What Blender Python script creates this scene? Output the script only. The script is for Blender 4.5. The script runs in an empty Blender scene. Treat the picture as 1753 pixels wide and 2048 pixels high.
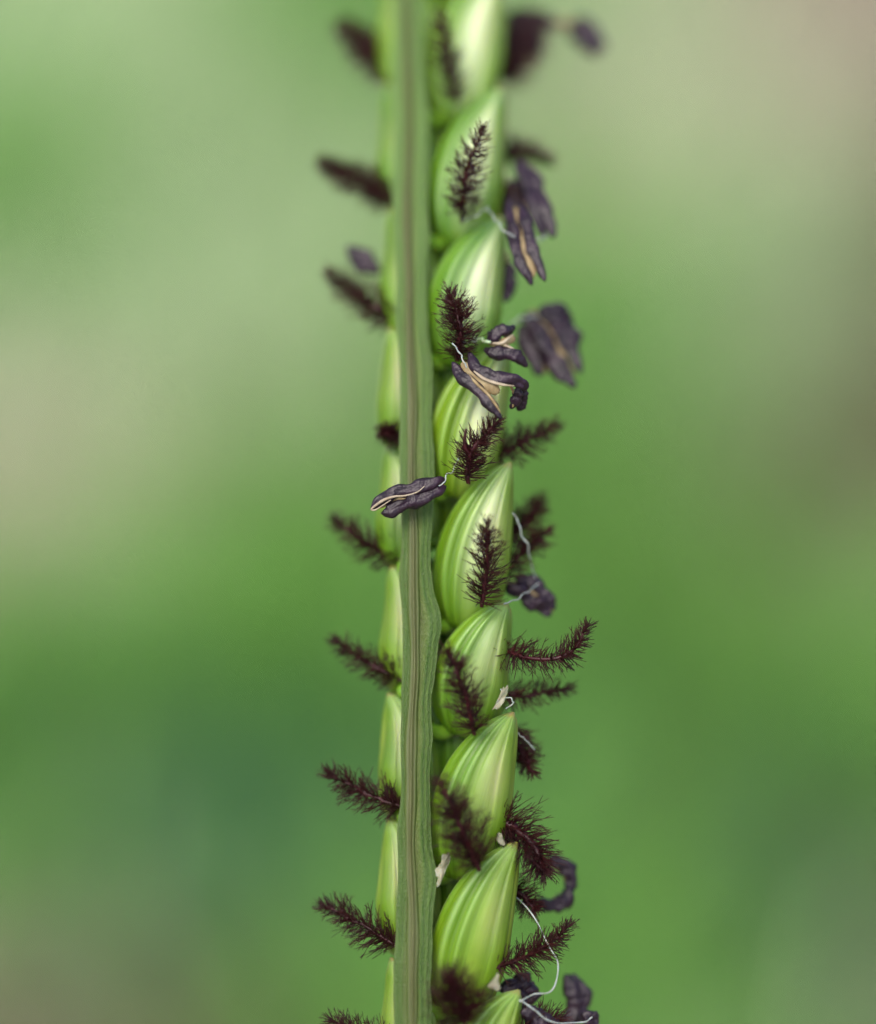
import bpy, math, random
import numpy as np
from mathutils import Vector

R = math.radians
rng = np.random.default_rng(11)
random.seed(5)
scene = bpy.context.scene

# ------------------------------------------------------------------ camera
K = 1.15e-5                 # metres per photo pixel on the plane in focus
DIST = 0.080                # camera to focus plane
PITCH = R(30)
HEIGHT = 0.22               # height of the flower spike above the lawn
FWD = np.array([0, math.cos(PITCH), -math.sin(PITCH)])
UP = np.array([0, math.sin(PITCH), math.cos(PITCH)])
RIGHT = np.array([1.0, 0, 0])
FOCUS = np.array([0, 0, HEIGHT])
CAM = FOCUS - FWD * DIST

cd = bpy.data.cameras.new('camera')
cam = bpy.data.objects.new('camera', cd)
scene.collection.objects.link(cam)
cam.location = CAM
cam.rotation_euler = (R(90) - PITCH, 0, 0)
cd.sensor_fit = 'HORIZONTAL'
cd.sensor_width = 36
cd.lens = 36 * DIST / (1753 * K)
cd.clip_start = 0.002
cd.clip_end = 200
cd.dof.use_dof = True
cd.dof.focus_distance = DIST
cd.dof.aperture_fstop = cd.lens / 6.6
scene.camera = cam

# ------------------------------------------------------------------ light
world = bpy.data.worlds.new('World')
scene.world = world
world.use_nodes = True
wn = world.node_tree
bg = wn.nodes['Background']
sky = wn.nodes.new('ShaderNodeTexSky')
sky.sky_type = 'NISHITA'
sky.sun_disc = False
SUN_EL, SUN_AZ = R(58), R(205)      # azimuth clockwise from +Y: behind and a little left of the camera
sky.sun_elevation = SUN_EL
sky.sun_rotation = SUN_AZ
sky.air_density = 1.0
sky.dust_density = 4.0
sky.ozone_density = 1.0
wn.links.new(sky.outputs[0], bg.inputs[0])
bg.inputs[1].default_value = 0.15
sl = bpy.data.lights.new('sun', 'SUN')
sl.energy = 1.5
sl.angle = R(35)
sl.color = (1.0, 0.96, 0.9)
sun = bpy.data.objects.new('sun', sl)
scene.collection.objects.link(sun)
sd = Vector((math.sin(SUN_AZ) * math.cos(SUN_EL), math.cos(SUN_AZ) * math.cos(SUN_EL), math.sin(SUN_EL)))
sun.rotation_euler = (-sd).to_track_quat('-Z', 'Y').to_euler()
sun.location = (0, -1, 2)

vs = scene.view_settings
vs.view_transform = 'Standard'
vs.look = 'None'
vs.gamma = 1.0
vs.use_curve_mapping = False
vs.exposure = 0.78
scene.cycles.use_denoising = True
scene.cycles.max_bounces = 8
scene.cycles.transparent_max_bounces = 8

# ------------------------------------------------------------------ helpers
def lean(py):
    """metres the spike stands behind the focus plane at a photo row: its top leans away"""
    z = (1024 - np.asarray(py, float)) * 0.0115
    y = 0.12 * (z + 6.0)
    zc = np.clip(z, 0, 14)
    return (y + 0.025 * zc * zc) * 1e-3

def P(px, py, d=0.0):
    """photo pixel + depth behind the spike's own plane (in pixels' length) -> world"""
    px, py, d = np.broadcast_arrays(np.asarray(px, float), np.asarray(py, float), np.asarray(d, float))
    y = lean(py) + d * K
    s = (DIST + y) / DIST
    x = (px - 876.5) * K * s
    z = (1024 - py) * K * s
    return FOCUS + x[..., None] * RIGHT + y[..., None] * FWD + z[..., None] * UP

def spline(pts, n):
    """Catmull-Rom through control points, n samples"""
    p = np.array(pts, float)
    p = np.vstack([2 * p[0] - p[1], p, 2 * p[-1] - p[-2]])
    m = len(p) - 3
    t = np.linspace(0, m, n)
    i = np.minimum(t.astype(int), m - 1)
    f = (t - i)[:, None]
    a, b, c, e = p[i], p[i + 1], p[i + 2], p[i + 3]
    return 0.5 * ((2 * b) + (-a + c) * f + (2 * a - 5 * b + 4 * c - e) * f ** 2 + (-a + 3 * b - 3 * c + e) * f ** 3)

def norm(v):
    return v / np.maximum(np.linalg.norm(v, axis=-1, keepdims=True), 1e-12)

class Mesh:
    def __init__(self):
        self.v, self.f, self.n, self.attr = [], [], 0, {}
    def add(self, verts, faces, **attrs):
        v = np.asarray(verts, float).reshape(-1, 3)
        self.v.append(v)
        self.f.extend([tuple(int(i) + self.n for i in q) for q in faces])
        for k, a in attrs.items():
            self.attr.setdefault(k, []).append((self.n, np.asarray(a, float).ravel()))
        self.n += len(v)
    def build(self, name, mat, parent=None, anchor=None, smooth=True):
        v = np.vstack(self.v)
        if anchor is None:
            anchor = v.mean(0)
        anchor = np.asarray(anchor, float)
        me = bpy.data.meshes.new(name)
        me.from_pydata((v - anchor).tolist(), [], self.f)
        for k, lst in self.attr.items():
            arr = np.zeros(self.n)
            for s, a in lst:
                arr[s:s + len(a)] = a
            at = me.attributes.new(k, 'FLOAT', 'POINT')
            at.data.foreach_set('value', arr.astype(np.float32))
        if smooth:
            me.polygons.foreach_set('use_smooth', [True] * len(me.polygons))
        me.update()
        me.materials.append(mat)
        o = bpy.data.objects.new(name, me)
        scene.collection.objects.link(o)
        o['_w'] = [float(c) for c in anchor]
        if parent is not None:
            o.parent = parent
            o.location = anchor - np.array(parent['_w'])
        else:
            o.location = anchor
        return o

def grid_faces(nr, nc, closed=True, off=0):
    f = []
    for i in range(nr - 1):
        for j in range(nc if closed else nc - 1):
            a = off + i * nc + j
            b = off + i * nc + (j + 1) % nc
            f.append((a, b, b + nc, a + nc))
    return f

def tube_geo(path, rad, seg=8, flat=1.0, ref=None, groove=None, caps=True, wob=0.0, r=None):
    """swept tube; flat = depth/width ratio, ref = direction of the thin axis, groove = (angle, depth, width)"""
    path = np.asarray(path, float)
    n = len(path)
    rad = np.broadcast_to(np.asarray(rad, float), (n,))
    tan = norm(np.gradient(path, axis=0))
    ref = -FWD if ref is None else ref
    nz = norm(ref - tan * (tan @ ref)[:, None])
    nx = norm(np.cross(nz, tan))
    ph = np.linspace(0, 2 * np.pi, seg, endpoint=False)
    rr = np.ones((n, seg))
    if groove:
        for ga, gd, gw in groove:
            dphi = (ph - ga + np.pi) % (2 * np.pi) - np.pi
            rr *= 1 - gd * np.exp(-(dphi / gw) ** 2)[None, :]
    if wob:
        t = np.linspace(0, 1, n)[:, None]
        for _ in range(5):
            rr += wob * r.normal() * np.sin(r.uniform(6, 26) * t + r.integers(1, 4) * ph[None, :] + r.uniform(0, 6))
    off = (np.cos(ph)[None, :, None] * nx[:, None, :] + flat * np.sin(ph)[None, :, None] * nz[:, None, :])
    v = path[:, None, :] + off * (rr * rad[:, None])[..., None]
    f = grid_faces(n, seg)
    if caps:
        f.append(tuple(range(seg))[::-1])
        f.append(tuple((n - 1) * seg + j for j in range(seg)))
    return v.reshape(-1, 3), f, np.repeat(np.linspace(0, 1, n), seg), np.tile(ph, n)

# ------------------------------------------------------------------ materials
def new_mat(name):
    m = bpy.data.materials.new(name)
    m.use_nodes = True
    nt = m.node_tree
    return m, nt, nt.nodes['Principled BSDF']

def N(nt, t, **kw):
    n = nt.nodes.new(t)
    for k, v in kw.items():
        setattr(n, k, v)
    return n

def attr(nt, name):
    return N(nt, 'ShaderNodeAttribute', attribute_name=name).outputs['Fac']

def mix(nt, fac, a, b):
    n = N(nt, 'ShaderNodeMix', data_type='RGBA')
    for s, val in ((0, fac), (6, a), (7, b)):
        if isinstance(val, (int, float)):
            n.inputs[s].default_value = val
        elif isinstance(val, tuple):
            n.inputs[s].default_value = (*val, 1)
        else:
            nt.links.new(val, n.inputs[s])
    return n.outputs[2]

def math_(nt, op, a, b=None, clamp=False):
    n = N(nt, 'ShaderNodeMath', operation=op, use_clamp=clamp)
    for s, val in ((0, a), (1, b)):
        if val is None:
            continue
        if isinstance(val, (int, float)):
            n.inputs[s].default_value = val
        else:
            nt.links.new(val, n.inputs[s])
    return n.outputs[0]

def noise(nt, vec, scale, detail=3, rough=0.5):
    n = N(nt, 'ShaderNodeTexNoise')
    n.inputs['Scale'].default_value = scale
    n.inputs['Detail'].default_value = detail
    n.inputs['Roughness'].default_value = rough
    if vec is not None:
        nt.links.new(vec, n.inputs['Vector'])
    return n.outputs[0]

def comb(nt, x, y, z=0.0):
    n = N(nt, 'ShaderNodeCombineXYZ')
    for i, val in enumerate((x, y, z)):
        if isinstance(val, (int, float)):
            n.inputs[i].default_value = val
        else:
            nt.links.new(val, n.inputs[i])
    return n.outputs[0]

def ramp(nt, fac, stops):
    n = N(nt, 'ShaderNodeValToRGB')
    e = n.color_ramp.elements
    while len(e) < len(stops):
        e.new(0.5)
    for el, (p, c) in zip(e, stops):
        el.position = p
        el.color = (*c, 1)
    nt.links.new(fac, n.inputs[0])
    return n.outputs[0]

def bump(nt, bsdf, h, strength, dist):
    b = N(nt, 'ShaderNodeBump')
    b.inputs['Strength'].default_value = strength
    b.inputs['Distance'].default_value = dist
    nt.links.new(h, b.inputs['Height'])
    nt.links.new(b.outputs[0], bsdf.inputs['Normal'])

def sss(b, w, scale, rad=(0.5, 1.0, 0.15)):
    b.inputs['Subsurface Weight'].default_value = w
    b.inputs['Subsurface Radius'].default_value = rad
    b.inputs['Subsurface Scale'].default_value = scale

def spikelet_material(name, deep, fresh, pale, blush_amt=0.6):
    m, nt, b = new_mat(name)
    u, v = attr(nt, 'u'), attr(nt, 'v')
    oi = N(nt, 'ShaderNodeObjectInfo').outputs['Random']
    streak = noise(nt, comb(nt, math_(nt, 'MULTIPLY', v, 16), math_(nt, 'MULTIPLY', u, 1.6), math_(nt, 'MULTIPLY', oi, 37)), 1.0, 4, 0.6)
    patch = noise(nt, comb(nt, math_(nt, 'MULTIPLY', v, 1.8), math_(nt, 'MULTIPLY', u, 2.2), math_(nt, 'MULTIPLY', oi, 91)), 1.0, 3)
    sfac = math_(nt, 'ADD', math_(nt, 'MULTIPLY', streak, 0.25), math_(nt, 'MULTIPLY', patch, 0.75))
    base = mix(nt, ramp(nt, sfac, [(0.36, (0, 0, 0)), (0.64, (1, 1, 1))]), deep, fresh)
    base = mix(nt, math_(nt, 'MULTIPLY', attr(nt, 'belly'), math_(nt, 'MULTIPLY', patch, 0.9), True), base, (0.19, 0.31, 0.035))
    base = mix(nt, math_(nt, 'MULTIPLY', attr(nt, 'pale_sheen'), math_(nt, 'MULTIPLY_ADD', patch, 1.0), True), base, (0.58, 0.66, 0.40))  # whitish sky highlight painted on upper spikelets' bellies; left row's paler tone too
    base = mix(nt, math_(nt, 'MULTIPLY', attr(nt, 'pale'), 0.85, True), base, pale)  # pale nerves and margin, with the silvery ridge sheen painted into the colour
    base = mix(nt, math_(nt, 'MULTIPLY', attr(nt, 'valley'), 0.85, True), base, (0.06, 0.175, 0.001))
    bl = math_(nt, 'MULTIPLY', attr(nt, 'blush'), math_(nt, 'MULTIPLY', patch, blush_amt * 1.8), True)
    base = mix(nt, bl, base, (0.33, 0.29, 0.16))
    base = mix(nt, math_(nt, 'MULTIPLY', attr(nt, 'rim'), ramp(nt, streak, [(0.4, (0, 0, 0)), (0.6, (1, 1, 1))]), True), base, (0.28, 0.16, 0.05))
    spots = noise(nt, comb(nt, math_(nt, 'MULTIPLY', v, 9), math_(nt, 'MULTIPLY', u, 18), math_(nt, 'MULTIPLY', oi, 53)), 1.0, 2)
    base = mix(nt, ramp(nt, spots, [(0.74, (0, 0, 0)), (0.80, (0.6, 0.6, 0.6))]), base, (0.20, 0.17, 0.05))
    tint = N(nt, 'ShaderNodeHueSaturation')
    nt.links.new(math_(nt, 'MULTIPLY_ADD', oi, 0.03), tint.inputs['Hue'])
    nt.nodes[-1].inputs[2].default_value = 0.483
    nt.links.new(math_(nt, 'MULTIPLY_ADD', oi, -0.28), tint.inputs['Value'])
    nt.nodes[-1].inputs[2].default_value = 1.12
    nt.links.new(base, tint.inputs['Color'])
    base = tint.outputs[0]
    nt.links.new(base, b.inputs['Base Color'])
    b.inputs['Roughness'].default_value = 0.44
    b.inputs['Specular IOR Level'].default_value = 0.45
    b.inputs['Coat Weight'].default_value = 0.12
    b.inputs['Coat Roughness'].default_value = 0.35
    sss(b, 0.55, 0.0003, (0.7, 1.0, 0.08))
    fine = noise(nt, comb(nt, math_(nt, 'MULTIPLY', v, 46), math_(nt, 'MULTIPLY', u, 9), oi), 1.0, 3)
    bump(nt, b, math_(nt, 'ADD', streak, math_(nt, 'MULTIPLY', fine, 0.6)), 0.5, 0.00003)
    return m

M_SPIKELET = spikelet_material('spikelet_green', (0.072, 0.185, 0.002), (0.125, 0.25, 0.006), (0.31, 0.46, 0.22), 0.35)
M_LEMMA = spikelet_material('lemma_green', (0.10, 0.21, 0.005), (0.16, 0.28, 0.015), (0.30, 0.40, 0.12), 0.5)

def rachis_material():
    m, nt, b = new_mat('rachis_green')
    c, t = attr(nt, 'c'), attr(nt, 't')
    cc = math_(nt, 'MULTIPLY_ADD', c, 0.5)
    nt.nodes[-1].inputs[2].default_value = 0.5
    col = ramp(nt, cc, [(0.0, (0.092, 0.141, 0.037)), (0.06, (0.046, 0.098, 0.014)), (0.2, (0.043, 0.086, 0.012)), (0.3, (0.086, 0.122, 0.031)),
                        (0.45, (0.061, 0.073, 0.019)), (0.62, (0.092, 0.134, 0.031)), (0.72, (0.034, 0.086, 0.009)), (0.86, (0.061, 0.116, 0.019)),
                        (0.95, (0.031, 0.080, 0.008)), (1.0, (0.116, 0.172, 0.049))])
    st = noise(nt, comb(nt, math_(nt, 'MULTIPLY', c, 14), math_(nt, 'MULTIPLY', t, 30)), 1.0, 4, 0.6)
    col = mix(nt, ramp(nt, st, [(0.35, (0, 0, 0)), (0.7, (0.45, 0.45, 0.45))]), col, (0.10, 0.155, 0.036))
    young = math_(nt, 'MULTIPLY_ADD', t, -0.9, True)
    nt.nodes[-1].inputs[2].default_value = 0.55
    col = mix(nt, young, col, (0.16, 0.27, 0.075))
    sp = noise(nt, comb(nt, math_(nt, 'MULTIPLY', c, 4), math_(nt, 'MULTIPLY', t, 95)), 1.0, 3)
    col = mix(nt, ramp(nt, sp, [(0.66, (0, 0, 0)), (0.74, (0.55, 0.55, 0.55))]), col, (0.10, 0.085, 0.03))
    nt.links.new(col, b.inputs['Base Color'])
    b.inputs['Roughness'].default_value = 0.42
    b.inputs['Specular IOR Level'].default_value = 0.35
    sss(b, 0.25, 0.0002)
    cells = N(nt, 'ShaderNodeTexVoronoi')
    cells.inputs['Scale'].default_value = 1
    nt.links.new(comb(nt, math_(nt, 'MULTIPLY', c, 22), math_(nt, 'MULTIPLY', t, 420)), cells.inputs['Vector'])
    bump(nt, b, math_(nt, 'ADD', math_(nt, 'MULTIPLY', cells.outputs[0], -0.6), st), 0.8, 0.00005)
    return m

def midrib_material():
    m, nt, b = new_mat('midrib_tan')
    c, t = attr(nt, 'c'), attr(nt, 't')
    st = noise(nt, comb(nt, math_(nt, 'MULTIPLY', c, 5), math_(nt, 'MULTIPLY', t, 24)), 1.0, 5, 0.65)
    col = ramp(nt, st, [(0.25, (0.044, 0.06, 0.013)), (0.5, (0.072, 0.078, 0.022)), (0.75, (0.088, 0.10, 0.030))])
    edge = math_(nt, 'POWER', math_(nt, 'ABSOLUTE', c), 1.7)
    col = mix(nt, edge, col, (0.06, 0.105, 0.017))
    nt.links.new(col, b.inputs['Base Color'])
    b.inputs['Roughness'].default_value = 0.45
    b.inputs['Specular IOR Level'].default_value = 0.35
    sss(b, 0.2, 0.0002)
    bump(nt, b, st, 0.5, 0.00004)
    return m

M_RACHIS, M_MIDRIB = rachis_material(), midrib_material()

def simple_mat(name, c1, c2, scale, rough=0.5, spec=0.4, ss=0.0, ssc=0.0001, bmp=0.4, bd=1e-5, rad=(1, 0.5, 0.3), trans=0.0):
    m, nt, b = new_mat(name)
    co = N(nt, 'ShaderNodeTexCoord').outputs['Object']
    n = noise(nt, co, scale, 4, 0.6)
    nt.links.new(mix(nt, ramp(nt, n, [(0.3, (0, 0, 0)), (0.7, (1, 1, 1))]), c1, c2), b.inputs['Base Color'])
    b.inputs['Roughness'].default_value = rough
    b.inputs['Specular IOR Level'].default_value = spec
    if ss:
        sss(b, ss, ssc, rad)
    if trans:
        b.inputs['Transmission Weight'].default_value = trans
    if bmp:
        bump(nt, b, noise(nt, co, scale * 2.5, 3), bmp, bd)
    return m

M_SHAFT = simple_mat('stigma_maroon', (0.022, 0.002, 0.004), (0.050, 0.005, 0.008), 6000, 0.45, 0.35)
M_HAIR = simple_mat('stigma_hair', (0.013, 0.002, 0.003), (0.042, 0.007, 0.007), 2500, 0.5, 0.3, bmp=0)
M_ANTHER = simple_mat('anther_purple_black', (0.004, 0.0018, 0.0045), (0.024, 0.009, 0.022), 2600, 0.45, 0.4, bmp=1.0, bd=5e-5)
M_CONN = simple_mat('anther_tan', (0.16, 0.11, 0.045), (0.34, 0.27, 0.14), 5000, 0.6, 0.3, 0.3)
M_SLIT = simple_mat('anther_slit_cream', (0.22, 0.17, 0.11), (0.42, 0.36, 0.26), 5000, 0.6, 0.3)
M_FIL = simple_mat('filament_white', (0.17, 0.21, 0.19), (0.36, 0.40, 0.38), 4000, 0.35, 0.5, 0.5, 0.0001)
M_FILG = simple_mat('filament_green', (0.30, 0.48, 0.22), (0.48, 0.62, 0.40), 4000, 0.35, 0.5, 0.5, 0.0001)
M_PAPER = simple_mat('papery_scale', (0.14, 0.15, 0.07), (0.36, 0.35, 0.26), 3500, 0.5, 0.4, 0.5, 0.0001, 0.8, 3e-5)
M_PED = simple_mat('pedicel_green', (0.10, 0.24, 0.01), (0.18, 0.34, 0.03), 2500, 0.4, 0.4, 0.4, 0.0002)
M_NODE = simple_mat('pale_node', (0.11, 0.24, 0.05), (0.22, 0.36, 0.16), 4000, 0.35, 0.5, 0.4, 0.0002)

# ------------------------------------------------------------------ setting: ground and what grows on it
def ground_material():
    m, nt, b = new_mat('lawn_soil')
    co = N(nt, 'ShaderNodeTexCoord').outputs['Object']
    n1 = noise(nt, co, 14, 5, 0.6)
    n2 = noise(nt, co, 160, 4, 0.7)
    col = ramp(nt, n1, [(0.3, (0.13, 0.12, 0.07)), (0.55, (0.22, 0.20, 0.13)), (0.75, (0.16, 0.19, 0.08))])
    col = mix(nt, math_(nt, 'MULTIPLY', n2, 0.6), col, (0.24, 0.20, 0.14))
    nt.links.new(col, b.inputs['Base Color'])
    b.inputs['Roughness'].default_value = 0.9
    bump(nt, b, n2, 0.8, 0.004)
    return m

gm = Mesh()
ng = 80
gx = np.linspace(-1, 1, ng)
gx = np.sign(gx) * np.abs(gx) ** 3 * 40
X, Y = np.meshgrid(gx, gx + 0.4)
Z = 0.004 * np.sin(X * 31 + 1) * np.cos(Y * 27) + 0.003 * np.sin(X * 63 + Y * 51)
gm.add(np.stack([X, Y, Z], -1).reshape(-1, 3), grid_faces(ng, ng, False))
ground = gm.build('ground', ground_material(), anchor=(0, 0, 0))
ground['kind'] = 'structure'

def to_ground(px, py, z=0.036):
    d = FWD + (px - 876.5) * K / DIST * RIGHT + (1024 - py) * K / DIST * UP
    t = (z - CAM[2]) / d[2]
    return (CAM + d * t)[:2]

KINDS = {
    # name: (colour a, colour b, blade height, width, droop, label, category)
    'fresh_grass': ((0.125, 0.31, 0.045), (0.20, 0.42, 0.09), 0.040, 0.0034, 0.5, 'bright fresh green lawn grass growing behind the flower spike', 'grass'),
    'dull_grass': ((0.40, 0.54, 0.27), (0.52, 0.64, 0.38), 0.036, 0.0030, 0.6, 'pale grey green grass fading at its tips', 'grass'),
    'dark_leaves': ((0.036, 0.125, 0.04), (0.068, 0.19, 0.085), 0.034, 0.0056, 0.8, 'dark blue green leafy ground cover growing low among the grass', 'ground cover'),
    'straw': ((0.48, 0.42, 0.31), (0.62, 0.54, 0.44), 0.034, 0.0030, 1.0, 'pinkish tan dry straw lying in the lawn', 'straw'),
    'dead_leaves': ((0.085, 0.07, 0.032), (0.15, 0.12, 0.058), 0.037, 0.0052, 0.9, 'brown dead leaves and thatch between the grass', 'dead leaves'),
}
SITES = [
    (100, 60, 'dull_grass'), (420, 80, 'dull_grass'), (650, 60, 'fresh_grass'), (60, 380, 'fresh_grass'), (300, 330, 'dull_grass'), (620, 330, 'dull_grass'),
    (40, 620, 'dull_grass'), (250, 600, 'dull_grass'), (520, 600, 'dull_grass'), (40, 850, 'straw'), (190, 900, 'straw'), (300, 760, 'dull_grass'), (520, 830, 'dull_grass'),
    (480, 900, 'dead_leaves'), (50, 1040, 'straw'), (260, 1080, 'dull_grass'), (540, 1080, 'fresh_grass'), (60, 1290, 'fresh_grass'), (320, 1320, 'fresh_grass'),
    (600, 1330, 'fresh_grass'), (70, 1520, 'dark_leaves'), (330, 1540, 'dark_leaves'), (600, 1560, 'dark_leaves'), (80, 1710, 'fresh_grass'), (330, 1740, 'dark_leaves'),
    (620, 1740, 'dark_leaves'), (60, 1960, 'straw'), (300, 1990, 'straw'), (170, 2010, 'dead_leaves'), (400, 2020, 'dead_leaves'), (230, 1930, 'dull_grass'), (180, 1880, 'dull_grass'), (600, 1980, 'fresh_grass'), (450, 1900, 'dark_leaves'),
    (1220, 80, 'dull_grass'), (1450, 90, 'straw'), (1650, 100, 'straw'), (1250, 300, 'straw'), (1420, 330, 'dull_grass'), (1680, 330, 'dull_grass'), (1740, 420, 'dead_leaves'),
    (1250, 580, 'fresh_grass'), (1480, 580, 'dull_grass'), (1680, 600, 'dull_grass'), (1200, 850, 'fresh_grass'), (1420, 830, 'dull_grass'), (1720, 860, 'dead_leaves'),
    (1620, 930, 'dead_leaves'), (1540, 990, 'dead_leaves'), (1490, 1130, 'dead_leaves'), (1680, 980, 'dead_leaves'), (120, 960, 'straw'), (110, 780, 'straw'), (1560, 1720, 'dark_leaves'), (1640, 1790, 'dead_leaves'), (230, 1590, 'dark_leaves'), (450, 1480, 'dark_leaves'), (1200, 1060, 'fresh_grass'), (1330, 960, 'fresh_grass'), (1430, 1090, 'dead_leaves'), (1600, 1050, 'dead_leaves'), (1720, 1080, 'dull_grass'),
    (1250, 1290, 'fresh_grass'), (1480, 1280, 'fresh_grass'), (1690, 1270, 'fresh_grass'), (1200, 1500, 'dark_leaves'), (1420, 1520, 'dark_leaves'), (1700, 1480, 'fresh_grass'),
    (1240, 1700, 'fresh_grass'), (1450, 1700, 'dark_leaves'), (1680, 1700, 'dark_leaves'), (1720, 1800, 'dead_leaves'), (1180, 1880, 'fresh_grass'), (1300, 1960, 'fresh_grass'),
    (1520, 1920, 'dark_leaves'), (1720, 1960, 'dark_leaves'), (1600, 1990, 'dull_grass'),
]
kind_names = list(KINDS)
site_xy = np.array([to_ground(a, b) for a, b, _ in SITES])
site_k = np.array([kind_names.index(c) for _, _, c in SITES])

nb = 62000
bx = rng.normal(0, 0.13, nb)
by = rng.uniform(0.12, 1.10, nb)
d2 = ((bx[:, None] - site_xy[None, :, 0]) ** 2 + ((by[:, None] - site_xy[None, :, 1]) * 0.5) ** 2)
w = 1 / (d2 + 0.5e-5) ** 4.0
w[:, site_k == kind_names.index('dead_leaves')] *= 2.5
prob = np.stack([w[:, site_k == i].sum(1) for i in range(len(kind_names))], 1)
prob = prob / prob.sum(1, keepdims=True)
pick = (prob.cumsum(1) > rng.uniform(0, 1, nb)[:, None]).argmax(1)

def blade_material(name, ca, cb):
    m, nt, b = new_mat(name)
    h, a = attr(nt, 'h'), attr(nt, 'a')
    col = mix(nt, a, ca, cb)
    nt.links.new(col, b.inputs['Base Color'])
    b.inputs['Roughness'].default_value = 0.5
    b.inputs['Specular IOR Level'].default_value = 0.3
    tr = N(nt, 'ShaderNodeBsdfTranslucent')
    nt.links.new(col, tr.inputs[0])
    ms = N(nt, 'ShaderNodeMixShader')
    ms.inputs[0].default_value = 0.3
    nt.links.new(b.outputs[0], ms.inputs[1])
    nt.links.new(tr.outputs[0], ms.inputs[2])
    nt.links.new(ms.outputs[0], nt.nodes['Material Output'].inputs[0])
    return m

for ki, kn in enumerate(kind_names):
    ca, cb, hh, ww, droop, label, cat = KINDS[kn]
    sel = pick == ki
    x0, y0 = bx[sel], by[sel]
    n = len(x0)
    L = hh * rng.uniform(0.6, 1.35, n)
    W = ww * rng.uniform(0.7, 1.3, n)
    az = rng.uniform(0, 2 * np.pi, n)
    dr = droop * rng.uniform(0.5, 1.2, n)
    lev = np.linspace(0, 1, 4)
    wid = np.array([0.8, 1.0, 0.75, 0.05])
    dirx, diry = np.cos(az), np.sin(az)
    V = np.zeros((n, 4, 2, 3))
    for i, s in enumerate(lev):
        ang = dr * s * 0.9
        r = L * s * np.sin(np.minimum(ang, 1.5))
        z = L * s * np.cos(np.minimum(ang, 1.5))
        for j, sg in enumerate((-1, 1)):
            V[:, i, j, 0] = x0 + dirx * r - sg * diry * W / 2 * wid[i]
            V[:, i, j, 1] = y0 + diry * r + sg * dirx * W / 2 * wid[i]
            V[:, i, j, 2] = z + 0.001
    base = np.arange(n)[:, None] * 8
    q = np.array([[0, 1, 3, 2], [2, 3, 5, 4], [4, 5, 7, 6]])
    F = (base[:, :, None] + q[None]).reshape(-1, 4)
    g = Mesh()
    g.add(V.reshape(-1, 3), F, h=np.tile(np.repeat(lev, 2), n), a=np.repeat(rng.uniform(0, 1, n), 8))
    o = g.build(kn, blade_material(kn, ca, cb), anchor=(0, 0.4, 0))
    o['kind'] = 'stuff'
    o['label'] = label
    o['category'] = cat

# ------------------------------------------------------------------ the flower spike
foot = P(830, 2600) + np.array([0.004, -0.02, 0])
foot[2] = 0.0
spike = bpy.data.objects.new('grass_flower_spike', None)
scene.collection.objects.link(spike)
spike.empty_display_size = 0.01
spike.location = foot
spike['_w'] = [float(c) for c in foot]
spike['label'] = 'upright green grass flower spike with dark purple feathery stigmas and shrivelled anthers'
spike['category'] = 'grass spike'

# rachis -------------------------------------------------------------------
PY = [-900, -500, 0, 200, 400, 600, 750, 850, 930, 1000, 1100, 1180, 1240, 1320, 1400, 1500, 1600, 1680, 1750, 1830, 1900, 2048, 2300, 2620]
LE = [772, 776, 783, 787, 790, 793, 797, 800, 803, 804, 804, 803, 803, 804, 803, 804, 803, 800, 796, 791, 788, 788, 790, 800]
RE = [822, 828, 838, 852, 860, 852, 861, 863, 872, 868, 862, 866, 882, 870, 862, 863, 861, 866, 872, 864, 862, 860, 864, 858]
ys = np.linspace(-900, 2620, 300)
le = np.interp(ys, PY, LE)
re = np.interp(ys, PY, RE)
ker = np.hanning(9); ker /= ker.sum()
sm = lambda a: np.convolve(np.pad(a, 4, 'edge'), ker, 'valid')
le, re = sm(le), sm(re)
attach = np.array([b[1] + 30 for b, _ in [((0, y), 0) for y in (-310, -50, 205, 448, 690, 948, 1212, 1438, 1718, 1985, 2250, 2510)]])
re = re + 4 * np.exp(-((ys[:, None] - attach[None]) / 36) ** 2).sum(1) + 0.8 * np.sin(ys / 23.0) + 0.4 * np.sin(ys / 8.3)
le = le - 3 * np.exp(-((ys[:, None] - attach[None] + 90) / 40) ** 2).sum(1) + 1.0 * np.sin(ys / 27.0)
sway = 1.1 * np.sin(ys / 41 + 0.7) + 2.2 * np.sin(ys / 93.0)
le, re = le + sway, re + sway
nc = 33
c = np.linspace(-1, 1, nc)
front = -(8 * (1 - c ** 4) + 3.0 * np.exp(-((c + 0.55) / 0.10) ** 2) + 3.0 * np.exp(-((c - 0.42) / 0.09) ** 2)
          + 2.2 * np.exp(-((c + 0.82) / 0.08) ** 2) + 2.6 * np.exp(-((c - 0.72) / 0.09) ** 2) + 4 * np.exp(-((c - 0.97) / 0.06) ** 2))
back = 30 * (1 - c[::-1] ** 2) + 4
cc = np.concatenate([c, c[::-1]])
dd = np.concatenate([front, back])
px = (le + re)[:, None] / 2 + cc[None, :] * (re - le)[:, None] / 2
pz = np.broadcast_to(dd[None, :], px.shape) + 1.2 * np.sin(ys[:, None] / 31 + cc[None, :] * 3)
rm = Mesh()
rm.add(P(px, np.broadcast_to(ys[:, None], px.shape), pz).reshape(-1, 3), grid_faces(len(ys), 2 * nc),
       c=np.tile(cc, len(ys)), t=np.repeat(ys / 2048 * 1.0, 2 * nc))
rachis = rm.build('rachis', M_RACHIS, spike, anchor=P(830, 2600))

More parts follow.
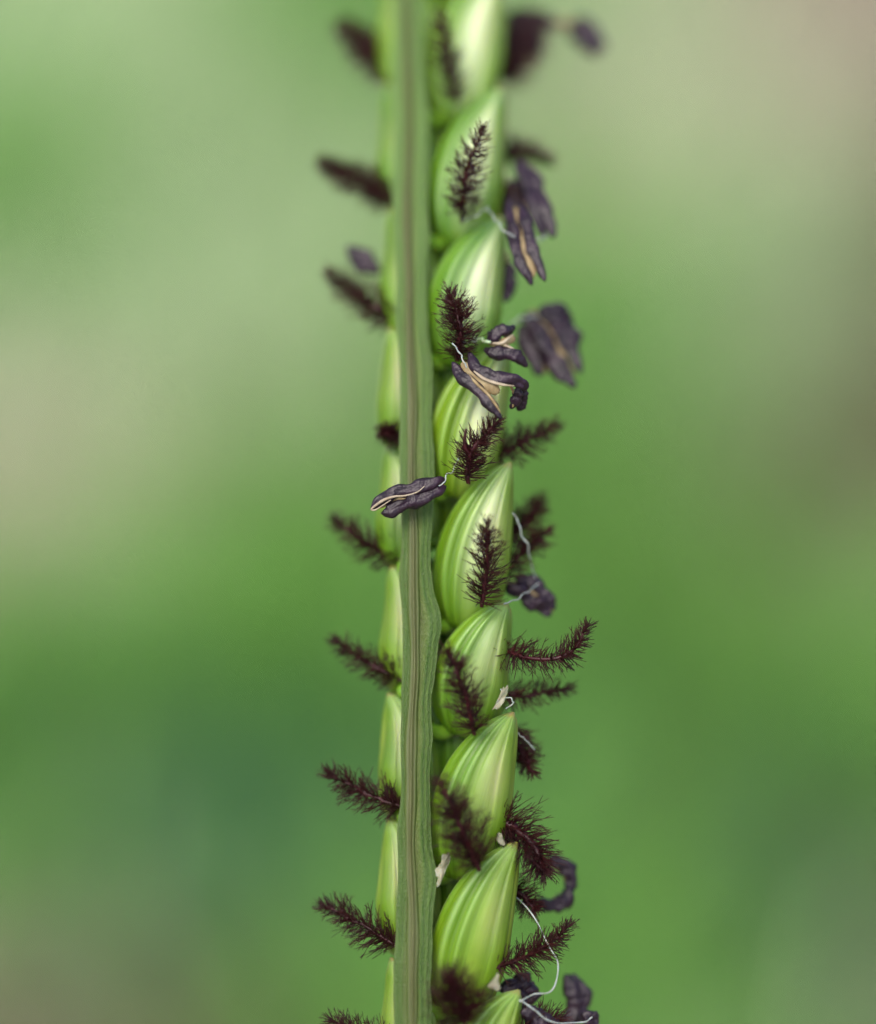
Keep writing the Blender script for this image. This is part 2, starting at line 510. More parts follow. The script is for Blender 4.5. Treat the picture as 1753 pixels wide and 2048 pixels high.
mc = np.interp(ys, [-900, 0, 1000, 1400, 1900, 2620], [800, 812, 826, 827, 822, 830]) + 2 * np.sin(ys / 140) + sway
mw = np.interp(ys, [-900, 0, 1000, 1400, 1900, 2620], [9, 10, 12, 13, 13, 14]) * (1 + .12 * np.sin(ys / 57.0) + .07 * np.sin(ys / 21.0))
c2 = np.linspace(-1, 1, 15)
front2 = -6 - 11 * (1 - c2 ** 2) - 1.6 * np.cos(c2 * 9)
cc2 = np.concatenate([c2, c2[::-1]])
dd2 = np.concatenate([front2, np.full(15, 4.0)])
px2 = mc[:, None] + cc2[None, :] * mw[:, None]
mm = Mesh()
mm.add(P(px2, np.broadcast_to(ys[:, None], px2.shape), np.broadcast_to(dd2[None, :], px2.shape)).reshape(-1, 3), grid_faces(len(ys), 30),
       c=np.tile(cc2, len(ys)), t=np.repeat(ys / 2048, 30))
mm.build('midrib', M_MIDRIB, rachis, anchor=P(826, 2600, -10))

# culm that carries the spike, out of the frame, down to the lawn
top = P(828, 2560, 12)
top2 = P(829, 2700, 12)
path = spline(np.array([top, top2, top2 * 0.75 + foot * 0.25 + np.array([0, -0.009, 0]), top2 * 0.4 + foot * 0.6 + np.array([0, -0.006, 0]), foot - np.array([0, 0, 0.004])]), 60)
v, f, t, ph = tube_geo(path, np.linspace(0.00042, 0.0011, 60), 12, 1.0, ref=np.array([0, -1.0, 0]))
cm = Mesh()
cm.add(v, f, c=np.cos(ph), t=t * 6)
cm.build('culm', M_RACHIS, spike, anchor=foot)

# spikelets ------------------------------------------------------------------
UU = [0, .04, .1, .18, .28, .4, .52, .64, .75, .84, .91, .96, 1.0]
WW = [.40, .64, .80, .92, .99, 1.0, .97, .90, .77, .61, .44, .27, .05]
def spikelet_geo(base, tip, db, dt, W, D, mirror=1, roll=0.0, fold=1.0, r=None, bulge=23, nu=44, nv=72, pale_sheen=0.0):
    base, tip = np.array(base, float), np.array(tip, float)
    ax = tip - base
    L = np.linalg.norm(ax)
    a = ax / L
    side = np.array([-a[1], a[0]])          # to the right of the axis in image space (y down)
    if side[0] < 0:
        side = -side
    u = np.concatenate([[0], np.linspace(0, 1, nu) ** 0.9])[1:]
    w = np.interp(u, UU, WW)
    kk = np.hanning(7); kk /= kk.sum()
    w = np.convolve(np.pad(w, 3, 'reflect', reflect_type='odd'), kk, 'valid')
    w = np.maximum(w, 0.015)
    ph = np.linspace(0, 2 * np.pi, nv, endpoint=False)
    vv = -np.cos(ph) * mirror                # -1 rachis side .. +1 outer side (front half)
    hh = np.sin(ph)
    frontm = hh >= 0
    vg = vv * mirror
    g = lambda c0, s: np.exp(-((vg - c0) / s) ** 2)
    j1, j2 = r.normal(0, 0.035), r.normal(0, 0.035)
    ridge = 0.17 * g(-.58 + j1, .12) + 0.15 * g(-.20 + j2, .11) - 0.10 * g(-.39 + (j1 + j2) / 2, .07) - 0.09 * g(-.03 + j2, .06) \
        - 0.10 * g(.62, .035) + 0.025 * g(.74, .08) - .05 * g(-.83 + j1, .05) + .04 * g(-.95, .06) + .03 * g(.3, .16)
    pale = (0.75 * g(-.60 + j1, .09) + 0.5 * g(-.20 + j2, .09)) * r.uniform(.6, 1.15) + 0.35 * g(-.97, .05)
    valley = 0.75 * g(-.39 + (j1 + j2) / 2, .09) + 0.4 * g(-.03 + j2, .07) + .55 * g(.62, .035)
    belly = g(.28, .22)
    win = np.clip(np.sin(np.pi * np.clip(u * 0.93 + 0.05, 0, 1)), 0, 1) ** 0.6
    hprof = np.where(frontm, np.abs(hh) ** 0.75, -np.abs(hh) * 0.8)
    dep = hprof[None, :] * (w[:, None] ** 0.85) * D
    dep = dep + np.where(frontm, ridge, 0)[None, :] * D * fold * win[:, None] * np.minimum(1, w[:, None] * 1.6)
    lat = vv[None, :] * w[:, None] * W
    lat = lat * np.where(vg[None, :] > 0, 1 - 0.42 * np.clip((u - .42) / .58, 0, 1)[:, None] * np.clip(vg * 3, 0, 1)[None, :], 1.0)
    cr, sr = math.cos(roll), math.sin(roll)
    lat2 = lat * cr + dep * sr
    dep2 = -lat * sr + dep * cr
    cen = base[None] + u[:, None] * ax[None] + side[None] * (-mirror * bulge * np.sin(np.pi * u ** 1.1))[:, None]
    depc = db + (dt - db) * u - 10 * np.sin(np.pi * u)
    wig = r.normal(0, 1, 4)
    lat2 = lat2 + (1.2 * np.sin(u * 9 + wig[0] * 3) * wig[1])[:, None]
    qx = cen[:, 0:1] + side[0] * lat2
    qy = cen[:, 1:2] + side[1] * lat2
    qd = depc[:, None] - dep2
    uu = np.repeat(u, nv)
    tipg = np.clip((u - 0.86) / 0.14, 0, 1)
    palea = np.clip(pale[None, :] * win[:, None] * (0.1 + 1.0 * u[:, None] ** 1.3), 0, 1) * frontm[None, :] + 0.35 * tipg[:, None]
    blush = np.exp(-((vg - .62) / .3) ** 2)[None, :] * np.exp(-((u - .62) / .2) ** 2)[:, None] * frontm[None, :]
    v = P(qx, qy, qd).reshape(-1, 3)
    f = grid_faces(len(u), nv) + [tuple(range(nv))[::-1], tuple((len(u) - 1) * nv + j for j in range(nv))]
    return v, f, dict(u=uu, v=np.tile(vg, len(u)), pale_sheen=(np.exp(-((vg - .26) / .40) ** 2)[None, :] * (np.exp(-((u - .6) / .32) ** 2) * pale_sheen)[:, None] * frontm[None, :]).ravel(), rim=(np.clip((u - .955) / .03, 0, 1)[:, None] * np.ones(nv)[None]).ravel(), pale=palea.ravel(), valley=(valley * frontm)[None, :].repeat(len(u), 0).ravel() * np.repeat(win, nv), belly=(belly[None, :] * win[:, None] * frontm[None, :]).ravel(), blush=blush.ravel())

def spikelet(base, tip, db, dt, W, D, mirror=1, roll=0.0, seed=0, pedicel=None, fold=1.0, lemma=True, pale_sheen=0.0):
    r = np.random.default_rng(seed)
    v, f, at = spikelet_geo(base, tip, db, dt, W, D, mirror, roll, fold * 1.35, r, pale_sheen=pale_sheen)
    m = Mesh(); m.add(v, f, **at)
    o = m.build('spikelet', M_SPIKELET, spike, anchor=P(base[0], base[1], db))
    if lemma:
        b2 = (base[0] + mirror * 7, base[1] - 4)
        t2 = (tip[0] + mirror * 1.5, tip[1] + 10)
        v, f, at = spikelet_geo(b2, t2, db + 16, dt + 14, W * 0.98, D * 0.92, mirror, roll, 0.15, r, 19, 30, 40)
        m = Mesh(); m.add(v, f, **at)
        m.build('lemma', M_LEMMA, o, anchor=P(b2[0], b2[1], db + 16))
    if pedicel:
        pts = spline([(*pedicel, 60), ((pedicel[0] + base[0]) / 2, (pedicel[1] + base[1]) / 2 + 2, (90 + db) / 2), (base[0], base[1] - 40, db + 22)], 14)
        v, f, t, ph = tube_geo(P(pts[:, 0], pts[:, 1], pts[:, 2]), np.linspace(12, 22, 14) * K, 12)
        m = Mesh(); m.add(v, f)
        m.build('pedicel', M_PED, o, anchor=P(*pedicel, 30))
    return o

FRONT = [  # base, tip
    ((912, -310), (1000, -590)), ((912, -50), (1004, -330)), ((912, 205), (1006, -85)), ((918, 448), (1010, 172)), ((912, 690), (1006, 428)), ((916, 948), (1012, 688)),
    ((922, 1212), (1018, 928)), ((922, 1438), (1018, 1204)), ((916, 1718), (1026, 1420)), ((912, 1985), (1036, 1688)), ((918, 2250), (1038, 1982)), ((916, 2510), (1030, 2240)),
]
for i, (b, t) in enumerate(FRONT):
    L = math.hypot(t[0] - b[0], t[1] - b[1])
    q = np.random.default_rng(900 + i)
    b = (b[0] - 1 + q.normal(0, 2.5), b[1] + 44 + q.normal(0, 7))
    t = (t[0] + 1 + q.normal(0, 3), t[1] + q.normal(0, 3))
    spikelet(b, t, 92 + q.normal(0, 6), 2 + q.normal(0, 5), (75 + (3 if b[1] > 1500 else 0)) * q.uniform(.96, 1.04), 56 * q.uniform(.92, 1.08), 1,
             R(-6 + q.normal(0, 5)), 100 + i, (852, b[1] - 20), q.uniform(.7, 1.25), pale_sheen=(1.0, 1.0, 1.0, 1.0, 0.95, 0.9, 0.75, 0.3, 0.1, 0, 0, 0)[i])  # painted belly highlight, stronger on the upper spikelets
LEFT = [(-70, -330), (160, -95), (412, 165), (655, 415), (885, 655), (1125, 890), (1375, 1130), (1625, 1385), (1895, 1635), (2165, 1915), (2430, 2170)]
for i, (yb, yt) in enumerate(LEFT):
    spikelet((812, yb + 14), (778 + 4 * math.sin(i * 2.3), yt), 130, 92, 60 + 3 * math.sin(i * 1.7), 50, -1, R(18), 200 + i, (806, yb + 6), pale_sheen=0.5)
REAR_RIGHT = [(60, -215), (320, 45), (570, 300), (820, 560), (1075, 800), (1330, 1055), (1590, 1315), (1860, 1580), (2120, 1850), (2380, 2110)]
for i, (yb, yt) in enumerate(REAR_RIGHT):
    spikelet((896, yb), (962, yt), 190, 150, 62, 48, 1, R(10), 300 + i, (850, yb + 10), 0.8, False)
for i, (yb, yt) in enumerate(REAR_RIGHT):
    spikelet((838, yb + 20), (820, yt + 20), 195, 165, 55, 46, -1, R(-10), 400 + i, (828, yb + 10), 0.8, False)

# stigmas --------------------------------------------------------------------
def stigma(pts, hair=34, dens=1.25, seed=0, shaft=6.0, spread=1.0, fork=None):
    """pts: (px, py, depth) from base to tip"""
    r = np.random.default_rng(seed)
    S = spline(pts, 40)
    tt = np.linspace(0, 1, 40)
    S[:, 0] += 1.6 * np.sin(tt * 17 + r.uniform(0, 6)) * tt
    S[:, 1] += 1.6 * np.sin(tt * 15 + r.uniform(0, 6)) * tt
    W = P(S[:, 0], S[:, 1], S[:, 2])
    m = Mesh()
    v, f, t, ph = tube_geo(W, np.interp(tt, [0, .1, .6, 1], [.8, 1, .8, .35]) * shaft * 0.72 * K, 8, wob=0.12, r=r)
    m.add(v, f)
    o = m.build('stigma', M_SHAFT, spike, anchor=W[0])
    tan = norm(np.gradient(W, axis=0))
    ref = norm(np.cross(tan, -FWD + 0.3 * RIGHT))
    ref2 = np.cross(tan, ref)
    plen = np.linalg.norm(np.diff(W, axis=0), axis=1).sum() / K
    nh = int(plen * dens * 1.15) + 24
    h = Mesh()
    pos = np.sort(r.uniform(0.03, 1.0, nh))
    for k in range(nh):
        x = pos[k] * 39
        i = min(int(x), 38); fr = x - i
        p0 = W[i] * (1 - fr) + W[i + 1] * fr
        T = tan[i]
        az = r.uniform(0, 2 * np.pi)
        rad = np.cos(az) * ref[i] + np.sin(az) * ref2[i]
        prof = np.interp(pos[k], [0, .12, .45, .8, 1], [.7, 1.0, .92, .68, .42])
        ln = hair * 1.22 * prof * r.uniform(0.55, 1.15) * K
        a0 = R(r.normal(76, 11)) * spread * np.interp(pos[k], [0, .85, 1], [1, .95, .45])
        d = T * math.cos(a0) + rad * math.sin(a0)
        curl = r.uniform(0.15, 0.55)
        wv = norm(r.normal(0, 1, 3))
        s = np.linspace(0, 1, 6)[:, None]
        hp = p0 + ln * (s * d + s ** 2 * curl * T * 0.6 + 0.05 * wv * np.sin(s * r.uniform(4, 8)) * s + s ** 2 * 0.16 * norm(r.normal(0, 1, 3)))
        rr = np.linspace(1.45, 0.6, 6) * r.uniform(0.8, 1.2) * K
        v, f, _, _ = tube_geo(hp, rr, 3, caps=False)
        h.add(v, f)
        nbr = r.integers(0, 3)
        for _ in range(nbr):                      # fine side branches
            q = r.integers(2, 5)
            dd_ = norm(norm(hp[q + 1] - hp[q]) + 0.7 * norm(r.normal(0, 1, 3)))
            bp = hp[q] + np.linspace(0, 1, 3)[:, None] * ln * r.uniform(.2, .36) * dd_
            v, f, _, _ = tube_geo(bp, np.array([1.15, .9, .55]) * K, 3, caps=False)
            h.add(v, f)
    ho = h.build('plume_hairs', M_HAIR, o, anchor=W[0])
    ho['kind'] = 'stuff'
    if fork:
        F_ = spline(fork, 16)
        v, f, _, _ = tube_geo(P(F_[:, 0], F_[:, 1], F_[:, 2]), np.linspace(shaft * .8, 2, 16) * K, 6)
        mm_ = Mesh(); mm_.add(v, f)
        mm_.build('branch', M_SHAFT, o)
    return o

STIG = [
    # in front of the right row
    dict(pts=[(917, 205, -35), (896, 120, -110), (880, 32, -170)], hair=36),
    dict(pts=[(924, 445, -45), (932, 350, -165), (965, 258, -240)], hair=40),
    dict(pts=[(914, 722, -60), (921, 655, -110), (902, 588, -125)], hair=44, dens=2.2, shaft=8),
    dict(pts=[(936, 966, -55), (944, 905, -85), (992, 846, -120)], hair=40, dens=1.8, shaft=8, fork=[(942, 915, -80), (930, 890, -95), (932, 858, -110)]),
    dict(pts=[(964, 1214, -50), (975, 1130, -90), (976, 1046, -135)], hair=42, dens=1.3, shaft=7),
    dict(pts=[(950, 1470, -60), (930, 1385, -105), (898, 1302, -125)], hair=42, dens=1.5, shaft=7),
    dict(pts=[(960, 1742, -60), (922, 1655, -105), (886, 1570, -130)], hair=50, dens=1.7, shaft=8),
    dict(pts=[(930, 2048, -60), (918, 1998, -95), (900, 1958, -135)], hair=60, dens=2.4, shaft=9),
    dict(pts=[(950, 2300, -60), (930, 2230, -130), (900, 2150, -170)], hair=42),
    # left of the rachis
    dict(pts=[(790, 160, 120), (738, 105, 140), (684, 52, 160)], hair=46, dens=2.6, shaft=10),
    dict(pts=[(800, 402, 80), (720, 362, 105), (645, 330, 130)], hair=42, dens=2.3, shaft=9),
    dict(pts=[(800, 642, 90), (730, 600, 110), (660, 545, 130)], hair=42, dens=1.9, shaft=8),
    dict(pts=[(800, 868, 70), (782, 866, 40), (768, 862, 20)], hair=30, dens=2.4, shaft=9),
    dict(pts=[(806, 1122, 85), (735, 1088, 105), (672, 1042, 125)], hair=40, dens=1.4),
    dict(pts=[(806, 1362, 80), (735, 1325, 95), (668, 1280, 110)], hair=38, dens=1.4),
    dict(pts=[(808, 1618, 50), (730, 1585, 65), (653, 1543, 75)], hair=42, dens=1.5),
    dict(pts=[(796, 1895, 60), (722, 1848, 80), (648, 1812, 95)], hair=42, dens=1.6),
    dict(pts=[(790, 2110, 60), (730, 2070, 80), (660, 2042, 95)], hair=40, dens=1.5),
    # outer side of the right row and behind it
    dict(pts=[(990, 160, 130), (1040, 95, 150), (1070, 40, 170)], hair=60, dens=2.2, shaft=12),
    dict(pts=[(985, 320, 110), (1030, 298, 140), (1100, 318, 160)], hair=36, dens=2.0, shaft=10),
    dict(pts=[(985, 430, 60), (1020, 405, 70), (1060, 372, 80)], hair=40, dens=1.8, shaft=9),
    dict(pts=[(985, 915, 40), (1045, 885, 60), (1112, 852, 75)], hair=38, dens=1.4),
    dict(pts=[(1000, 1075, 110), (1045, 1050, 130), (1082, 1000, 150)], hair=40, dens=1.9, shaft=12),
    dict(pts=[(990, 1165, 60), (1045, 1105, 80), (1102, 1060, 100)], hair=36, dens=1.5),
    dict(pts=[(992, 1292, 40), (1040, 1312, -5), (1110, 1318, -32), (1150, 1295, -34), (1176, 1254, -30)], hair=36, dens=1.35),
    dict(pts=[(985, 1385, 60), (1050, 1392, 75), (1142, 1376, 85)], hair=34, dens=1.3),
    dict(pts=[(1015, 1455, 60), (1042, 1500, 90), (1066, 1545, 60)], hair=36, dens=2.2, shaft=12),
    dict(pts=[(985, 1640, 30), (1035, 1660, 15), (1075, 1705, 0), (1088, 1745, 0)], hair=54, dens=2.4, shaft=13),
    dict(pts=[(1015, 1770, 90), (1050, 1795, 80), (1070, 1820, 70)], hair=38, dens=2.0, shaft=9),
    dict(pts=[(985, 1938, 20), (1050, 1915, 35), (1095, 1890, 40), (1142, 1852, 45)], hair=38, dens=1.5),
    dict(pts=[(1020, 2075, 30), (1070, 2048, 40), (1120, 2040, 50)], hair=46, dens=1.8),
]
for i, s in enumerate(STIG):
    stigma(seed=500 + i, **s)

# anthers ----------------------------------------------------------------------
def lobe(path, rad, seed, parent, flat=0.7, slit=0.34, wob=0.05):
    r = np.random.default_rng(seed)
    S = spline(path, 34)
    t = np.linspace(0, 1, 34)
    S[:, 0] += r.normal(0, 1) * np.sin(t * 11 + r.uniform(0, 6))
    S[:, 1] += r.normal(0, 1) * np.sin(t * 13 + r.uniform(0, 6))
    prof = np.interp(t, [0, .03, .1, .3, .6, .8, .92, .97, 1], [.10, .42, .74, 1, 1.0, .82, .55, .34, .08]) * (1 + .12 * np.sin(t * r.uniform(10, 20) + r.uniform(0, 6)) + .06 * np.sin(t * 37 + r.uniform(0, 6)))
    v, f, _, _ = tube_geo(P(S[:, 0], S[:, 1], S[:, 2]), prof * rad * (1.22 if path[0][2] > 5 else 1.0) * K, 20, flat, groove=[(R(r.uniform(60, 120)), slit, .32), (R(270), slit, .4)], wob=wob * 1.5, r=r)
    m = Mesh(); m.add(v, f)
    o = m.build('anther_lobe', M_ANTHER, parent)
    return o

def slit(path, rad, parent, mat=None):
    S = spline(path, 36)
    v, f, _, _ = tube_geo(P(S[:, 0], S[:, 1], S[:, 2]), np.interp(np.linspace(0, 1, 36), [0, .2, .7, 1], [.4, 1, .9, .2]) * rad * K, 6, 0.5)
    m = Mesh(); m.add(v, f)
    return m.build('slit_edge', mat or M_SLIT, parent)

def filament(path, parent, rad=3.2, mat=None, seed=0):
    r = np.random.default_rng(seed)
    S = spline(path, 50)
    t = np.linspace(0, 1, 50)
    env = np.sin(np.pi * t)
    S[:, 0] += env * 1.8 * np.sin(t * r.uniform(16, 28) + r.uniform(0, 6))
    S[:, 1] += env * 1.8 * np.sin(t * r.uniform(16, 28) + r.uniform(0, 6))
    v, f, _, _ = tube_geo(P(S[:, 0], S[:, 1], S[:, 2]), (1 + .18 * np.sin(t * 40)) * rad * 0.44 * K, 7, 0.7)
    m = Mesh(); m.add(v, f)
    return m.build('filament', mat or M_FIL, parent)

def anther(conn, cw, lobes, rad, fil=None, seed=0, fil_r=2.8, fil_mat=None, slit=0.30, wob=.05):
    S = spline(conn, 24)
    t = np.linspace(0, 1, 24)
    w = np.interp(t, [0, .1, .5, .9, 1], [.4, .9, 1, .9, .3]) * cw * K
    v, f, _, _ = tube_geo(P(S[:, 0], S[:, 1], S[:, 2] + 4), w, 12, 0.35)
    m = Mesh(); m.add(v, f)
    o = m.build('anther', M_CONN, spike)
    for i, L in enumerate(lobes):
        lobe(L, rad, seed * 10 + i, o, slit=slit, wob=wob)
    if fil:
        filament(fil, o, fil_r, fil_mat, seed)
    return o

# dried anther lying across the rachis, its cream slit showing
a = anther([(888, 968, -62), (850, 985, -66), (815, 993, -66), (775, 1003, -62), (752, 1014, -60)], 9,
           [[(893, 962, -60), (865, 966, -68), (830, 976, -70), (795, 985, -68), (765, 998, -62), (741, 1019, -58)],
            [(893, 972, -58), (862, 990, -66), (828, 1003, -66), (800, 1012, -60), (778, 1024, -58), (762, 1027, -56)]], 14,
           [(878, 972, -74), (888, 966, -76), (893, 952, -72), (903, 944, -66), (912, 930, -55), (918, 915, -40)], 11, 3.0, None, 0.35, 0.07)
S = spline([(850, 972, -82), (835, 984, -83), (812, 991, -83), (790, 993, -80), (768, 1000, -75), (744, 1017, -68), (750, 1020, -67), (764, 1012, -72), (782, 1000, -78)], 60)
v, f, _, _ = tube_geo(P(S[:, 0], S[:, 1], S[:, 2]), np.interp(np.linspace(0, 1, 60), [0, .3, .5, .7, 1], [.8, 1.8, 3.0, 1.6, 1.0]) * K, 6, 0.6)
m = Mesh(); m.add(v, f); m.build('slit_edge', M_SLIT, a)

# open two-lobed anther hanging in front of the fourth spikelet
a = anther([(925, 725, -128), (950, 755, -135), (980, 775, -140), (1000, 783, -132)], 12,
       [[(905, 724, -125), (925, 752, -130), (960, 785, -135), (985, 812, -135), (1003, 838, -128)],
        [(938, 704, -125), (955, 735, -132), (985, 755, -138), (1020, 760, -138), (1048, 770, -128), (1046, 782, -110)]], 13,
       [(905, 686, -120), (918, 702, -130), (928, 722, -140), (934, 735, -146)], 12, 3.6, M_FIL)
slit([(934, 745, -140), (955, 768, -144), (978, 790, -146), (994, 812, -143), (1002, 826, -136)], 3.2, a, M_CONN)
slit([(948, 742, -142), (970, 758, -147), (1000, 768, -148), (1030, 772, -143)], 3.4, a)
anther([(1020, 770, -120), (1030, 790, -100), (1026, 815, -85)], 3, [[(1038, 772, -105), (1034, 795, -90), (1022, 818, -70)], [(1045, 775, -90), (1046, 800, -70), (1036, 822, -50)]], 11, None, 13, wob=.02)
# small split anther on a green stalk
a = anther([(978, 684, -75), (1000, 686, -80), (1018, 680, -78), (1030, 674, -70)], 9,
       [[(974, 668, -75), (990, 670, -84), (1010, 660, -84), (1032, 654, -70)],
        [(968, 698, -75), (990, 706, -84), (1020, 706, -84), (1040, 718, -76), (1054, 734, -64)]], 13,
       [(938, 680, -60), (955, 676, -70), (972, 682, -80), (982, 684, -84)], 14, 6.5, M_FILG)
slit([(985, 686, -88), (1004, 686, -92), (1018, 676, -92), (1028, 668, -84)], 3.6, a)
slit([(1008, 690, -90), (1020, 694, -92), (1034, 702, -88)], 2.8, a)
# blurred anthers behind, from the top down
anther([(1005, 40, 150), (1060, 42, 170), (1110, 44, 180), (1150, 48, 190)], 12, [[(1010, 32, 150), (1070, 38, 170), (1120, 50, 180)], [(1020, 60, 150), (1035, 100, 160), (1030, 150, 165)]], 17, None, 15)
anther([(1140, 42, 190), (1170, 65, 190), (1195, 95, 190)], 10, [[(1138, 46, 185), (1165, 78, 185), (1196, 112, 185)], [(1152, 34, 190), (1185, 62, 190), (1206, 100, 190)]], 14, None, 16)
anther([(1035, 325, 20), (1058, 370, 10), (1080, 420, 0), (1096, 460, 0)], 7,
       [[(1040, 318, 20), (1052, 360, 10), (1070, 415, 0), (1090, 478, 0)], [(1052, 328, 20), (1070, 370, 10), (1092, 425, 0), (1108, 476, 0)]], 14,
       [(1060, 474, -4), (1078, 480, -4), (1095, 470, -6)], 17, 4)
anther([(1030, 415, -60), (1040, 470, -80), (1055, 515, -85), (1066, 555, -80)], 13,
       [[(1018, 400, -60), (1024, 460, -75), (1042, 520, -85), (1064, 572, -80)], [(1040, 405, -60), (1054, 455, -80), (1070, 510, -85), (1092, 562, -80)]], 13,
       [(975, 418, -70), (990, 436, -90), (1008, 460, -100), (1030, 474, -104)], 18, 3.6)
anther([(1012, 500, 60), (1018, 560, 60), (1012, 598, 60)], 7, [[(1008, 530, 60), (1016, 565, 60), (1010, 604, 60)], [(1016, 520, 64), (1024, 560, 64), (1018, 598, 64)]], 9, None, 19)
anther([(1075, 640, 110), (1100, 675, 120), (1125, 720, 125), (1145, 760, 125)], 12,
       [[(1066, 636, 110), (1090, 690, 112), (1118, 735, 115), (1150, 776, 115)], [(1085, 628, 115), (1118, 650, 125), (1140, 690, 130), (1160, 745, 130)]], 16,
       [(1020, 650, 90), (1045, 636, 95), (1078, 632, 100)], 20, 5)
anther([(1050, 650, 130), (1075, 700, 140), (1092, 745, 140)], 12, [[(1040, 648, 130), (1062, 700, 140), (1084, 752, 140)], [(1060, 645, 135), (1084, 700, 145), (1100, 735, 145)]], 17, None, 21)
anther([(1100, 625, 120), (1125, 632, 130), (1142, 665, 130)], 9, [[(1095, 622, 125), (1125, 625, 130), (1130, 650, 130)], [(1120, 640, 135), (1145, 665, 140), (1158, 690, 140)]], 13, None, 22)
anther([(1015, 1165, 90), (1050, 1180, 100), (1085, 1205, 110), (1105, 1225, 115)], 10,
       [[(1010, 1170, 90), (1050, 1192, 100), (1080, 1212, 110), (1104, 1230, 115)], [(1030, 1155, 95), (1068, 1168, 110), (1092, 1195, 115), (1110, 1220, 120)]], 14,
       [(1008, 1208, -10), (1030, 1200, 10), (1055, 1185, 45), (1078, 1166, 80)], 23, 3.2)
anther([(1100, 1730, 170), (1130, 1745, 180), (1135, 1785, 180), (1100, 1805, 170)], 8,
       [[(1095, 1722, 165), (1128, 1728, 175), (1142, 1755, 180), (1138, 1785, 180)], [(1142, 1770, 175), (1130, 1800, 175), (1105, 1812, 170), (1075, 1800, 160)]], 13, None, 24)
anther([(1135, 1955, 190), (1152, 1985, 195), (1152, 2020, 195), (1140, 2050, 190)], 10,
       [[(1130, 1950, 185), (1146, 1985, 190), (1145, 2025, 190), (1128, 2056, 185)], [(1142, 1948, 195), (1164, 1985, 200), (1162, 2020, 200), (1150, 2050, 195)]], 14, None, 25)
anther([(1020, 1965, 110), (1040, 1990, 120), (1062, 2010, 120)], 14, [[(1010, 1960, 110), (1030, 1995, 115), (1050, 2020, 120)], [(1030, 1950, 115), (1052, 1980, 125), (1070, 2008, 125)]], 20, None, 26)
anther([(1050, 2030, 20), (1100, 2050, 30), (1150, 2062, 60)], 12, [[(1040, 2015, 20), (1080, 2040, 25), (1130, 2062, 50)], [(1050, 2040, 30), (1110, 2062, 40), (1160, 2070, 60)]], 16, None, 27)
anther([(1170, 2030, 120), (1180, 2045, 130), (1184, 2060, 130)], 7, [[(1168, 2025, 120), (1178, 2040, 125), (1180, 2060, 125)], [(1178, 2022, 125), (1188, 2040, 130), (1186, 2060, 130)]], 10, None, 28)
anther([(695, 502, 150), (725, 515, 150), (758, 535, 140)], 8, [[(692, 498, 150), (720, 508, 150), (758, 530, 140)], [(702, 512, 155), (725, 530, 155), (762, 545, 145)]], 13, None, 29)

anther([(1008, 60, 140), (1040, 90, 150), (1062, 125, 150)], 9, [[(1000, 48, 140), (1030, 92, 150), (1044, 140, 150)], [(1030, 30, 145), (1062, 70, 155), (1074, 118, 155)]], 16, None, 30)
anther([(1005, 380, 60), (1030, 395, 60), (1052, 425, 50)], 12, [[(998, 390, 60), (1022, 405, 55), (1040, 440, 50)], [(1010, 368, 65), (1042, 385, 65), (1062, 420, 55)]], 13, None, 31)
anther([(1060, 620, 115), (1085, 650, 120), (1105, 690, 125)], 9, [[(1052, 626, 110), (1070, 662, 115), (1098, 700, 118)], [(1075, 616, 115), (1110, 640, 120), (1132, 700, 122)]], 15, None, 32)
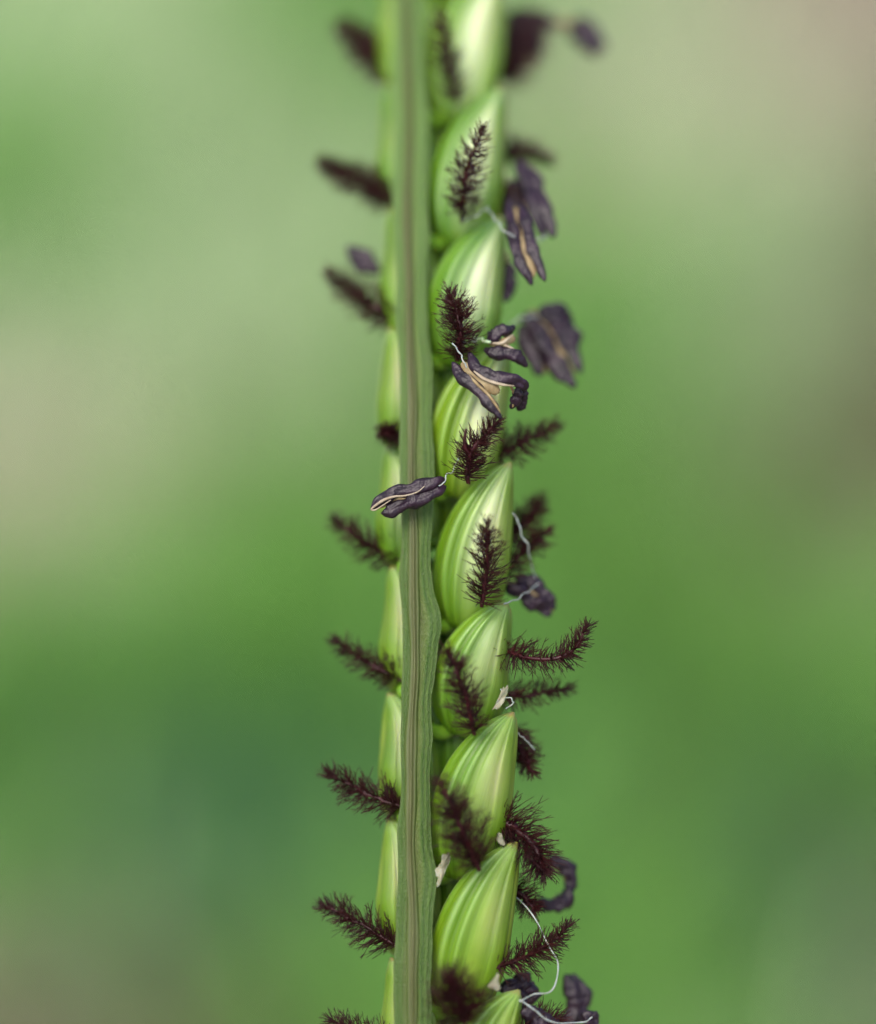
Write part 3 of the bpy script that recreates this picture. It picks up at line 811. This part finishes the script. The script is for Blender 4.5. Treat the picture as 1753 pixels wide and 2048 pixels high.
# bare filaments trailing from the right row
filament([(1022, 1022, 20), (1036, 1040, 25), (1042, 1065, 30), (1056, 1090, 40), (1062, 1125, 70), (1075, 1165, 110)], spike, 4.0, None, 41)
filament([(1012, 1780, 60), (1050, 1810, 60), (1085, 1865, 40), (1108, 1910, 20), (1118, 1945, 10), (1100, 1985, 0), (1070, 1988, 0), (1040, 2004, -10)], spike, 3.4, None, 42)
filament([(1034, 1998, -5), (1060, 2012, -5), (1085, 2035, 0), (1120, 2046, 20), (1165, 2046, 60), (1185, 2035, 80)], spike, 4.2, None, 43)
filament([(925, 442, -52), (950, 432, -75), (972, 418, -85), (978, 414, -85)], spike, 4.0, None, 44)
filament([(1002, 1378, -20), (1012, 1392, -30), (1028, 1404, -30), (1012, 1418, -25)], spike, 3.0, None, 45)
filament([(914, 690, -80), (935, 684, -90), (955, 682, -85)], spike, 2.6, None, 46)
filament([(1030, 1462, 20), (1050, 1478, 40), (1070, 1500, 60)], spike, 3.0, None, 47)

# papery scales and pale nodes
def scale_piece(outline, depth, thick, mat, name, seed, curl=8):
    r = np.random.default_rng(seed)
    S = spline(outline + [outline[0]], 40)[:-1]
    cen = S.mean(0)
    S = cen + (S - cen) * (0.86 + np.convolve(np.pad(r.normal(0, .16, len(S)), 1, 'wrap'), [.25, .5, .25], 'valid'))[:, None]
    m = Mesh()
    rings = [0.02, 0.4, 0.75, 1.0]
    V, F = [], []
    n = len(S)
    for sgn in (-1, 1):
        for q in rings:
            p = cen + (S - cen) * q
            d = depth + sgn * thick * (1 - q ** 4) - curl * q * np.sin(np.linspace(0, 4 * np.pi, n) + seed) * 0.6
            V.append(P(p[:, 0], p[:, 1], d + r.normal(0, .8, n)))
    F += grid_faces(4, n) + grid_faces(4, n, True, 4 * n)
    F += [(3 * n + j, 3 * n + (j + 1) % n, 7 * n + (j + 1) % n, 7 * n + j) for j in range(n)]
    m.add(np.vstack(V), F)
    return m.build(name, mat, spike)
scale_piece([(884, 1708), (900, 1702), (902, 1722), (892, 1745), (880, 1776), (870, 1768), (870, 1740), (880, 1728)], -8, 3, M_PAPER, 'papery_scale', 1)
scale_piece([(1008, 1368), (1018, 1372), (1014, 1395), (1000, 1418), (984, 1420), (994, 1402)], -38, 2, M_PAPER, 'papery_scale', 2)
scale_piece([(994, 1666), (1004, 1664), (1006, 1676), (1014, 1688), (1004, 1694), (994, 1684)], -22, 4, M_PAPER, 'papery_scale', 4, 3)
scale_piece([(990, 1950), (998, 1944), (1000, 1968), (1004, 1980), (990, 1984), (972, 1974)], -30, 4, M_PAPER, 'papery_scale', 5, 3)

for o in scene.objects:
    if '_w' in o:
        del o['_w']
